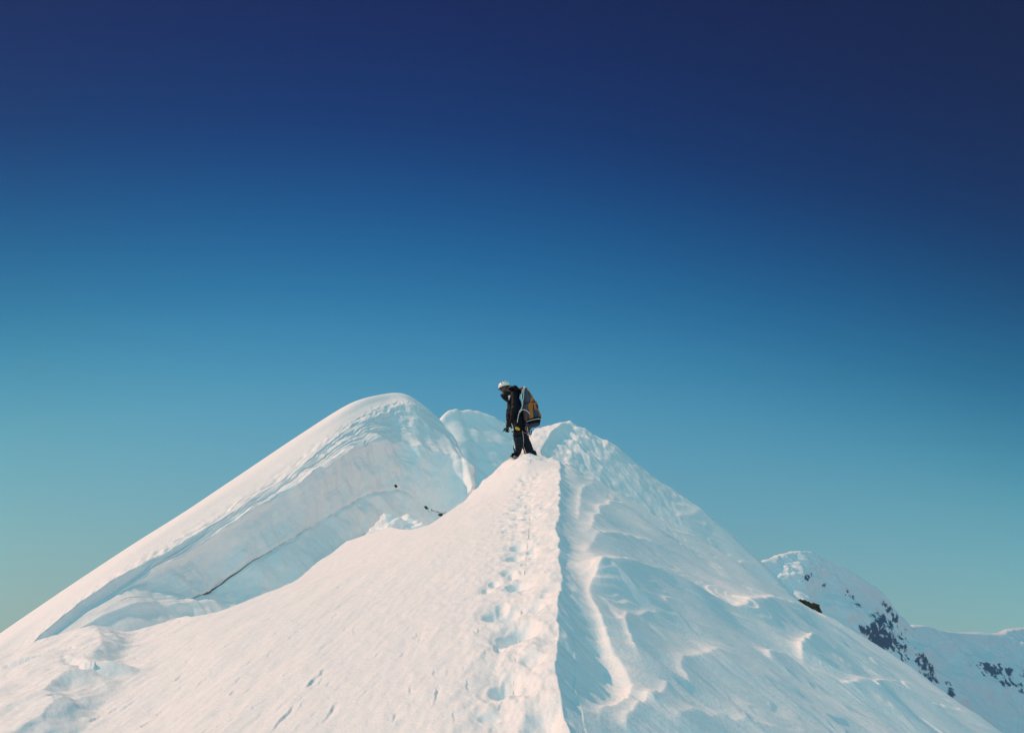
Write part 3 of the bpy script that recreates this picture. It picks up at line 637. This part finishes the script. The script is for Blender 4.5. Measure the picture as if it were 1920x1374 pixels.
# hood folded behind the neck
hd = skin_mesh('hood', [(q(470, 300, 0), .05), (q(515, 285, 0), (.06, .10)), (q(548, 278, 0), (.065, .12)), (q(582, 330, 0), (.06, .12)), (q(560, 390, 0), .08)], [(0,1),(1,2),(2,3),(3,4)], M_JACKET, PO, root=2); wrinkle(hd, .010, 13, 202)
tr = skin_mesh('trousers', [(q(625, 850, 0), (.125, .16)), (q(630, 895, 0), (.13, .165)), (q(598, 945, -.10), .122), (q(585, 1045, -.11), .104), (q(586, 1120, -.11), .096), (q(572, 1185, -.11), .068),
   (q(668, 945, .10), .118), (q(712, 1038, .11), .108), (q(738, 1110, .11), .108), (q(798, 1162, .11), .078)],
   [(0,1),(1,2),(2,3),(3,4),(4,5),(1,6),(6,7),(7,8),(8,9)], M_TROUSER, PO, remesh=.010, smoothit=3, root=1); wrinkle(tr, .009, 10, 203)
# boots with soles and crampons
for zx, zy, dy, ang in ((566, 1205, -.11, 62), (795, 1190, .11, 25)):
    bt = bpy.data.objects.new('boot', None); c = q(zx, zy, dy); RZ = Matrix.Translation(c) @ Matrix.Rotation(R(ang), 4, 'Z')
    w = lambda x, y, z: RZ @ Vector((x, y, z))
    b = skin_mesh('boot', [(w(.01, 0, .10), .062), (w(.012, 0, .03), .060), (w(-.06, 0, -.005), .046), (w(-.135, 0, -.018), .038), (w(-.17, 0, -.022), .030)], [(0,1),(1,2),(2,3),(3,4)], M_BLACK, PO, remesh=.007)
    bpy.data.objects.remove(bt)
    bm = bmesh.new(); bmesh.ops.create_cube(bm, size=1)
    for v in bm.verts: v.co = w(v.co.x*.27-.065, v.co.y*.09*(1.1 if v.co.x < 0 else .85), v.co.z*.022-.058)
    bmesh.ops.bevel(bm, geom=bm.edges[:], offset=.006, segments=2, affect='EDGES'); bm_obj('sole', bm, M_BLACK, b)
    bm = bmesh.new()
    for sx in (-.19, -.14, -.08, .02, .06):
        for sy in (-.038, .038):
            r = bmesh.ops.create_cone(bm, segments=4, radius1=.011, radius2=.002, depth=.04, cap_ends=True)
            bmesh.ops.rotate(bm, verts=r['verts'], cent=(0,0,0), matrix=Matrix.Rotation(math.pi, 3, 'X')); bmesh.ops.translate(bm, verts=r['verts'], vec=w(sx, sy, -.088))
    for sy in (-.047, .047):
        r = bmesh.ops.create_cube(bm, size=1)
        for v in r['verts']: v.co = w(v.co.x*.25-.065, v.co.y*.004+sy, v.co.z*.014-.058)
    bm_obj('crampon', bm, M_METAL, b, smooth=False)
# helmet with vents, rim and strap
def helmet():
    rot = Matrix.Rotation(R(14), 4, 'Z') @ Matrix.Rotation(R(-14), 4, 'Y'); T = Matrix.Translation(q(406, 252, 0)) @ rot
    bm = bmesh.new(); bmesh.ops.create_uvsphere(bm, u_segments=40, v_segments=28, radius=1)
    bmesh.ops.delete(bm, geom=[v for v in bm.verts if v.co.z < -.22], context='VERTS')
    for v in bm.verts:
        x, y, z = v.co; k = 1+.02*math.cos(6*math.atan2(y, x))*max(0, z)
        v.co = T @ Vector((x*.142*k, y*.118*k, z*.128 - (.015 if x < -.6 and z < 0 else 0)))
    r = bmesh.ops.solidify(bm, geom=bm.faces[:], thickness=.012)
    bmesh.ops.recalc_face_normals(bm, faces=bm.faces)
    h = bm_obj('helmet', bm, M_HELM, PO)
    for a, el in ((198, 52), (228, 50), (168, 52), (265, 42), (235, 28), (95, 42), (255, 62), (290, 35)):
        bm = bmesh.new(); bmesh.ops.create_uvsphere(bm, u_segments=14, v_segments=8, radius=1)
        n = Vector((math.cos(R(el))*math.cos(R(a))*.142, math.cos(R(el))*math.sin(R(a))*.118, math.sin(R(el))*.128))
        Q = n.normalized().to_track_quat('Z', 'Y').to_matrix().to_4x4()
        for v in bm.verts: v.co = T @ (Matrix.Translation(n*1.015) @ Q @ Vector((v.co.x*.011, v.co.y*.021, v.co.z*.004)))
        bm_obj('vent', bm, M_BLACK, h)
    rim = [T @ Vector((.146*math.cos(t), .122*math.sin(t), -.030)) for t in np.linspace(0, 2*math.pi, 40)]
    tube_curve('rim', rim, .006, M_BLACK, h, res=1)
    for sy in (-1, 1):
        tube_curve('chin_strap', [T @ Vector((.02, sy*.112, -.03)), T @ Vector((-.015, sy*.095, -.09)), T @ Vector((-.055, sy*.03, -.155)), T @ Vector((-.06, 0, -.16))], .006, M_BLACK, h)
    return h
helmet()
# sunglasses
Th = Matrix.Translation(HC) @ Matrix.Rotation(R(14), 4, 'Z') @ Matrix.Rotation(R(-24), 4, 'Y')
bm = bmesh.new()
for sy in (-1, 1):
    r = bmesh.ops.create_uvsphere(bm, u_segments=16, v_segments=10, radius=1)
    for v in r['verts']: v.co = Th @ Vector((v.co.x*.012-.098, v.co.y*.030+sy*.034, v.co.z*.024+.008))
sg = bm_obj('sunglasses', bm, M_LENS, PO)
tube_curve('frame', [Th @ Vector((.0, -.088, .01)), Th @ Vector((-.07, -.078, .012)), Th @ Vector((-.106, -.03, .014)), Th @ Vector((-.11, 0, .014)), Th @ Vector((-.106, .03, .014)), Th @ Vector((-.07, .078, .012)), Th @ Vector((0, .088, .01))], .004, M_BLACK, sg)
# gloves: palm, four curled fingers of unequal length and a thumb
def glove(wrist, palm, fdir_, curl, side, thumbdir):
    w, p = Vector(wrist), Vector(palm); along = (p-w).normalized(); sidev = Vector(side).normalized(); cv = Vector(curl).normalized()
    nodes = [(w-along*.03, .036), (w, .030), (p-sidev*.012, .028), (p+sidev*.012, .026), (p+along*.03-sidev*.02, .019), (p+along*.03+sidev*.02, .019)]; edges = [(0,1),(1,2),(1,3),(2,4),(3,5),(4,5)]
    for k, (off, ln) in enumerate(((-.033, .86), (-.011, 1.0), (.011, .95), (.033, .76))):
        a = p+along*.038+sidev*off; b1 = a+(along*.8+cv*.35)*.034*ln; b2 = b1+(along*.25+cv)*.026*ln; b3 = b2+(-along*.5+cv*.7)*.022*ln
        n0 = len(nodes); nodes += [(p+along*.01+sidev*off*.9, .012), (a, .011), (b1, .010), (b2, .0095), (b3, .0085)]; edges += [(n0+i, n0+i+1) for i in range(4)]
    td = Vector(thumbdir).normalized(); t0 = p-along*.012-sidev*.03; n0 = len(nodes)
    nodes += [(t0, .014), (t0-sidev*.022+td*.02, .013), (t0-sidev*.02+td*.05+along*.01, .011), (t0-sidev*.008+td*.07+along*.02, .010)]; edges += [(n0+i, n0+i+1) for i in range(3)]
    return skin_mesh('glove', nodes, edges, M_BLACK, PO, remesh=.004, smoothit=1)
glove(q(496, 782, -.20), q(482, 818, -.20), None, (-.5, .8, -.3), (.75, .1, .1), (-.5, .6, -.2))
glove(q(456, 760, .16), q(452, 800, .15), None, (-.4, -.8, -.1), (.8, 0, -.2), (-.6, -.4, -.3))
# chest badge, two small white strokes
def sheet(name, pts, thick, mat, parent, dy=0.0):   # outline in the side view, given real thickness
    bm = bmesh.new(); vs_ = [bm.verts.new(q(a, b, dy-thick/2)) for a, b in pts]; f = bm.faces.new(vs_)
    r = bmesh.ops.extrude_face_region(bm, geom=[f]); bmesh.ops.translate(bm, verts=[v for v in r['geom'] if isinstance(v, bmesh.types.BMVert)], vec=(0, thick, 0))
    bmesh.ops.recalc_face_normals(bm, faces=bm.faces); return bm_obj(name, bm, mat, parent, smooth=False)
sheet('badge', [(455,430),(470,420),(484,424),(482,440),(474,452),(470,474),(460,472),(462,450)], .05, M_HELM, PO, -.215)
# waist belt and leg loops of the harness
hb = ring_loft('harness', [(q(620, 868, 0), .148, .185, .1), (q(621, 872, 0), .160, .196, .1), (q(623, 893, 0), .160, .196, .1), (q(624, 897, 0), .148, .185, .1)], M_BLACK, PO)
ring_loft('leg_loop', [(q(601, 948, -.10), .118, .118, .2), (q(600, 952, -.10), .126, .126, .2), (q(597, 968, -.10), .124, .124, .2), (q(596, 972, -.10), .116, .116, .2)], M_BLACK, hb)
ring_loft('leg_loop', [(q(672, 948, .10), .114, .114, -.3), (q(673, 952, .10), .120, .120, -.3), (q(680, 968, .10), .118, .118, -.3), (q(681, 972, .10), .110, .110, -.3)], M_BLACK, hb)
tube_curve('gear_loop', [q(640, 885, -.19), q(670, 915, -.20), q(710, 915, -.19), q(735, 885, -.13)], .006, M_RED, hb)

# ------------------------------------------------------------------ backpack
BP = bpy.data.objects.new('backpack', None); scene.collection.objects.link(BP); BP.location = FEET
tag(BP, 'tall orange and slate climbing backpack on the back of the climber', 'backpack')
FR = smooth_pts([(612,296),(628,350),(640,440),(640,540),(650,640),(665,730),(700,790)], 8); RE = smooth_pts([(690,298),(735,335),(800,420),(836,500),(858,580),(890,670),(884,760)], 8)
def bagpt(s, a, off=0.0):          # s down the bag, a round it: 0 = away from the climber, 90 = far side, 270 = camera side
    k = s*(len(FR)-1); i = min(int(k), len(FR)-2); t = k-i; f = FR[i]*(1-t)+FR[i+1]*t; r = RE[i]*(1-t)+RE[i+1]*t
    A, B = q(*f), q(*r); c = (A+B)/2; h = (B-A)/2; hw = .105+.065*math.sin(min(s*1.5, 1.5))-(.03*max(0, s-.85)/.15)
    ca, sa = math.cos(a), math.sin(a); e = .72; X_ = math.copysign(abs(ca)**e, ca); Y_ = math.copysign(abs(sa)**e, sa)
    puff = 1+.03*math.sin(s*17)+.02*math.sin(a*3+s*5)
    d = h.normalized(); return c+h*X_*puff+Vector((0, hw*Y_*puff, 0))+(d*ca+Vector((0, sa, 0)))*off
def bag_patch(name, s0, s1, a0, a1, off, mat, parent, n=22, m=22, thick=.010, edge=None):
    bm = bmesh.new(); g_ = []
    for o_ in (0, 1):
        for i in range(n+1):
            row = []
            for j in range(m+1):
                s_ = s0+(s1-s0)*i/n; lo, hi = (a0, a1) if edge is None else edge(i/n)
                a = R(lo+(hi-lo)*j/m); inset = (0 < i < n and 0 < j < m)
                row.append(bm.verts.new(bagpt(s_, a, off-(thick if not o_ else 0)+(0.004*math.sin(i*.9)*math.sin(j*.8) if o_ and inset else 0))))
            g_.append(row)
    N_ = n+1
    for o_ in (0, 1):
        for i in range(n):
            for j in range(m):
                f = (g_[o_*N_+i][j], g_[o_*N_+i][j+1], g_[o_*N_+i+1][j+1], g_[o_*N_+i+1][j]); bm.faces.new(f if o_ else f[::-1])
    for i in range(n):
        bm.faces.new((g_[i][0], g_[i+1][0], g_[N_+i+1][0], g_[N_+i][0])); bm.faces.new((g_[i][m], g_[N_+i][m], g_[N_+i+1][m], g_[i+1][m]))
    for j in range(m):
        bm.faces.new((g_[0][j], g_[N_][j], g_[N_][j+1], g_[0][j+1])); bm.faces.new((g_[n][j], g_[n][j+1], g_[2*N_-1][j+1], g_[2*N_-1][j]))
    bmesh.ops.recalc_face_normals(bm, faces=bm.faces); return bm_obj(name, bm, mat, parent)
bm = bmesh.new(); n = 40; rings = [[bm.verts.new(bagpt(k/30, 2*math.pi*j/n)) for j in range(n)] for k in range(31)]
for a, b in zip(rings, rings[1:]):
    for j in range(n): bm.faces.new((a[j], a[(j+1) % n], b[(j+1) % n], b[j]))
for rg, s_ in ((rings[0], 0), (rings[-1], 1)):
    c = sum((v.co for v in rg), Vector())/n; inner = [bm.verts.new(c+(v.co-c)*.6+Vector((0, 0, .03 if s_ == 0 else -.03))) for v in rg]
    for j in range(n): bm.faces.new((rg[j], rg[(j+1) % n], inner[(j+1) % n], inner[j]))
    bm.faces.new(inner)
bmesh.ops.recalc_face_normals(bm, faces=bm.faces); bm_obj('bag_body', bm, M_NAVY, BP)
for sg_ in (1, -1):   # mirrored side panels, both flanks of the bag
    A = (lambda lo, hi: (360-hi, 360-lo)) if sg_ == 1 else (lambda lo, hi: (lo, hi))
    a0, a1 = A(62, 112); bag_patch('side_panel', .08, .46, a0, a1, .008, M_GREY, BP)
    a0, a1 = A(70, 118); bag_patch('side_pocket', .47, .80, a0, a1, .012, M_GREY, BP, thick=.016)
    a0, a1 = A(118, 140); bag_patch('rust_edge', .05, .95, a0, a1, .009, M_RUST, BP)
    def strip(t, sg_=sg_):
        c = float(np.interp(t, [0, .3, .62, 1], [22, 48, 84, 94])); w_ = float(np.interp(t, [0, .3, .6, .75, 1], [10, 10, 13, 8, 7]))
        return (360-c-w_, 360-c+w_) if sg_ == 1 else (c-w_, c+w_)
    bag_patch('orange_strip', .02, .86, 0, 0, .024, M_ORANGE, BP, m=8, n=30, thick=.012, edge=strip)
    a0, a1 = A(12, 66); bag_patch('orange_panel', .47, .86, a0, a1, .022, M_ORANGE, BP)
    a0, a1 = A(50, 80); bag_patch('stretch_pocket', .69, .86, a0, a1, .027, M_NAVY, BP, n=8, m=8)
bag_patch('orange_panel', .50, .86, -13, 13, .012, M_ORANGE, BP)
bag_patch('dark_patch', .54, .64, -46, -18, .030, M_NAVY, BP, n=6, m=8)
bag_patch('base_panel', .86, 1.0, 0, 360, .010, M_BLACK, BP, m=44)
bag_patch('piping', .905, .917, 225, 345, .018, M_PALE, BP, n=2, m=30, thick=.008)
lid = ring_loft('top_lid', [(q(648, 318, 0), .085, .115, -.05), (q(652, 300, 0), .105, .125, -.05), (q(656, 288, 0), .100, .120, -.08), (q(660, 280, 0), .070, .09, -.1)], M_RUST, BP); wrinkle(lid, .006, 14, 211)
bm = bmesh.new(); bmesh.ops.create_cube(bm, size=1)
for v in bm.verts: v.co = q(690, 268, -.02)+Vector((v.co.x*.055, v.co.y*.03, v.co.z*.045))
bmesh.ops.bevel(bm, geom=bm.edges[:], offset=.008, segments=2, affect='EDGES'); bm_obj('buckle', bm, M_GREY, BP)
for sy in (-1, 1):
    tube_curve('shoulder_strap', [q(628, 320, sy*.09), q(560, 322, sy*.13), q(490, 385, sy*.155), q(462, 480, sy*.15), q(520, 590, sy*.19), q(640, 680, sy*.15)], .013, M_BLACK, BP)
tube_curve('hip_belt', [q(700, 775, -.13), q(650, 850, -.185), q(590, 880, -.20), q(510, 888, -.13), q(500, 888, 0), q(510, 888, .13), q(590, 880, .20), q(650, 850, .185), q(700, 775, .13)], .014, M_BLACK, BP)
tube_curve('side_strap', [bagpt(.50, R(225), .03), bagpt(.48, R(255), .034), bagpt(.47, R(290), .034), bagpt(.46, R(330), .026)], .006, M_BLACK, BP)
bpb = lump('lower_roll', q(700, 790, 0), (.085, .16, .055), M_NAVY, 31, rough=.12, sub=3); bpb.parent = BP; bpb.scale = (1, 1, 1)
# pale cord looped down the near side of the pack, with its knot
def top(o, label, cat, group=None): o.location = Vector(FEET); return tag(o, label, cat, group)
cd = tube_curve('cord', [q(700, 290, -.13), q(672, 305, -.18), q(648, 350, -.20), q(636, 440, -.21), q(650, 520, -.215), q(632, 600, -.22), q(605, 645, -.22), q(590, 700, -.22), q(576, 780, -.215)], .0085, M_PALE)
top(cd, 'pale knotted cord hanging down the side of the orange backpack', 'cord')
tube_curve('loop', [q(612, 632, -.222), q(650, 612, -.225), q(690, 615, -.215), q(722, 635, -.20), q(745, 660, -.19)], .0085, M_PALE, cd)
tube_curve('strand', [q(676, 300, -.19), q(664, 370, -.205), q(662, 430, -.21), q(650, 500, -.217), q(640, 570, -.222), q(612, 630, -.225)], .0075, M_PALE, cd)
k_ = lump('knot', q(612, 634, -.226), (.020, .016, .024), M_PALE, 33, rough=.25, sub=3); k_.parent = cd
k_ = lump('knot', q(676, 300, -.19), (.026, .018, .020), M_PALE, 34, rough=.25, sub=3); k_.parent = cd
# ------------------------------------------------------------------ ice axe held by its head in the near hand
AX = bpy.data.objects.new('ice_axe', None); scene.collection.objects.link(AX); AX.location = FEET
tag(AX, 'ice axe with pale shaft held by its head in the gloved hand of the climber', 'ice axe')
a, b = q(478, 850, -.215), q(542, 1112, -.225); ax = (b-a).normalized(); sx_ = ax.cross(Vector((0, 1, 0))).normalized(); sy_ = Vector((0, 1, 0))
bm = bmesh.new(); rings = []
for k in range(13):
    t = k/12; c = a+(b-a)*t; w = .0185-.004*t+(.003 if k in (9, 10, 11) else 0)
    rings.append([bm.verts.new(c+sx_*w*math.cos(2*math.pi*j/16)+sy_*.011*math.sin(2*math.pi*j/16)) for j in range(16)])
for r0, r1 in zip(rings, rings[1:]):
    for j in range(16): bm.faces.new((r0[j], r0[(j+1) % 16], r1[(j+1) % 16], r1[j]))
bm.faces.new(rings[0]); bm.faces.new(rings[-1]); bmesh.ops.recalc_face_normals(bm, faces=bm.faces); bm_obj('shaft', bm, M_SHAFT, AX)
bm = bmesh.new(); r = bmesh.ops.create_cone(bm, segments=10, radius1=.014, radius2=.002, depth=.09, cap_ends=True)
bmesh.ops.rotate(bm, verts=bm.verts, cent=(0,0,0), matrix=ax.to_track_quat('Z', 'Y').to_matrix()); bmesh.ops.translate(bm, verts=bm.verts, vec=b+ax*.04); bm_obj('spike', bm, M_METAL, AX)
def axe_sheet(name, pts, mat): o = sheet(name, pts, .007, mat, AX, -.215); return o
axe_sheet('pick', [(505,838),(470,836),(440,848),(412,872),(374,908),(384,907),(392,901),(397,904),(404,893),(410,896),(417,884),(424,886),(432,873),(450,866),(478,866),(505,862)], M_DKMETAL)
axe_sheet('adze', [(500,838),(520,830),(540,812),(546,818),(536,846),(520,858),(500,862)], M_DKMETAL)
tube_curve('leash', [q(488, 870, -.22), q(505, 900, -.235), q(520, 880, -.23), q(512, 830, -.235), q(498, 800, -.24)], .006, M_PALE, AX)
tube_curve('leash', [q(478, 862, -.225), q(466, 890, -.23), q(478, 915, -.235), q(494, 908, -.235)], .006, M_PALE, AX)
# ------------------------------------------------------------------ things clipped to the harness
po = lump('pouch', q(580, 868, -.235), (.052, .028, .034), M_YEL, 41, rough=.22, sub=4); po.location = Vector(FEET)+q(580, 868, -.235); po.rotation_euler = (0, R(22), 0)
tag(po, 'yellow pouch clipped to the front of the climbing harness', 'pouch')
def carabiner(c, ang, mat, label):
    pts = [Vector((.020*math.cos(t)*(1.15 if math.sin(t) > 0 else .85), 0, .045*math.sin(t))) for t in np.linspace(0, 2*math.pi, 22)]
    M4 = Matrix.Rotation(ang, 4, 'Y'); o = tube_curve('carabiner', [M4 @ p for p in pts], .0062, mat, res=1); o.location = Vector(FEET)+c
    tube_curve('gate', [M4 @ Vector((.017, -.004, -.03)), M4 @ Vector((.020, -.004, .025))], .0075, M_METAL, o, res=1)
    return tag(o, label, 'carabiner', 'carabiners on the harness')
carabiner(q(745, 945, -.17), .3, M_RED, 'red carabiner hanging lowest behind the hip of the climber')
carabiner(q(722, 925, -.20), -.2, M_METAL, 'silver carabiner hanging just left of the red one')
carabiner(q(700, 860, -.21), .1, M_RED, 'orange red carabiner clipped just under the backpack')
carabiner(q(748, 870, -.16), .5, M_DKMETAL, 'dark steel carabiner clipped furthest back on the harness')
def sling(pts, r, mat, lab):
    o = tube_curve('sling', pts, r, mat); return top(o, lab, 'sling', 'slings on the harness')
sling([q(690, 850, -.20), q(700, 890, -.215), q(712, 930, -.215), q(726, 900, -.21), q(722, 850, -.20), q(700, 835, -.195), q(690, 850, -.20)], .009, M_RUST, 'rust brown sling loop hanging under the backpack')
sling([q(735, 840, -.15), q(765, 880, -.16), q(768, 925, -.165), q(750, 935, -.165), q(742, 890, -.16), q(735, 840, -.15)], .010, M_BLACK, 'black sling loop hanging furthest back on the harness')
F3 = Vector(FEET); up_ = [F3+q(648, 900, -.20), F3+q(656, 960, -.21), F3+q(664, 1040, -.20), F3+q(668, 1120, -.20), Vector(ROPE_PTS[0])+Vector((0, .25, .10))]
rope = tube_curve('climbing_rope', smooth_pts(np.array([list(p) for p in up_]+[list(ROPE_PTS[0])]), 6).tolist()+ROPE_PTS[1:].tolist(), 0.0034, M_ROPE, res=1)
tag(rope, 'thin pale climbing rope running down the trodden track from the harness of the climber', 'rope')

# ------------------------------------------------------------------ the air between here and the far range
bm = bmesh.new(); bmesh.ops.create_cube(bm, size=1)
for v in bm.verts: v.co = Vector((v.co.x*125000, v.co.y*125000, (760 if v.co.z > 0 else -460)))
hz = bpy.data.materials.new('haze'); hz.use_nodes = True; n_, l_ = hz.node_tree.nodes, hz.node_tree.links
for x in list(n_): n_.remove(x)
pv = n_.new('ShaderNodeVolumePrincipled'); pv.inputs['Color'].default_value = (.20, .52, 1.0, 1); pv.inputs['Density'].default_value = 0.00010; pv.inputs['Anisotropy'].default_value = .2
ho = n_.new('ShaderNodeOutputMaterial'); l_.new(pv.outputs[0], ho.inputs['Volume'])
hb_ = bm_obj('haze', bm, hz, smooth=False); tag(hb_, kind='stuff')
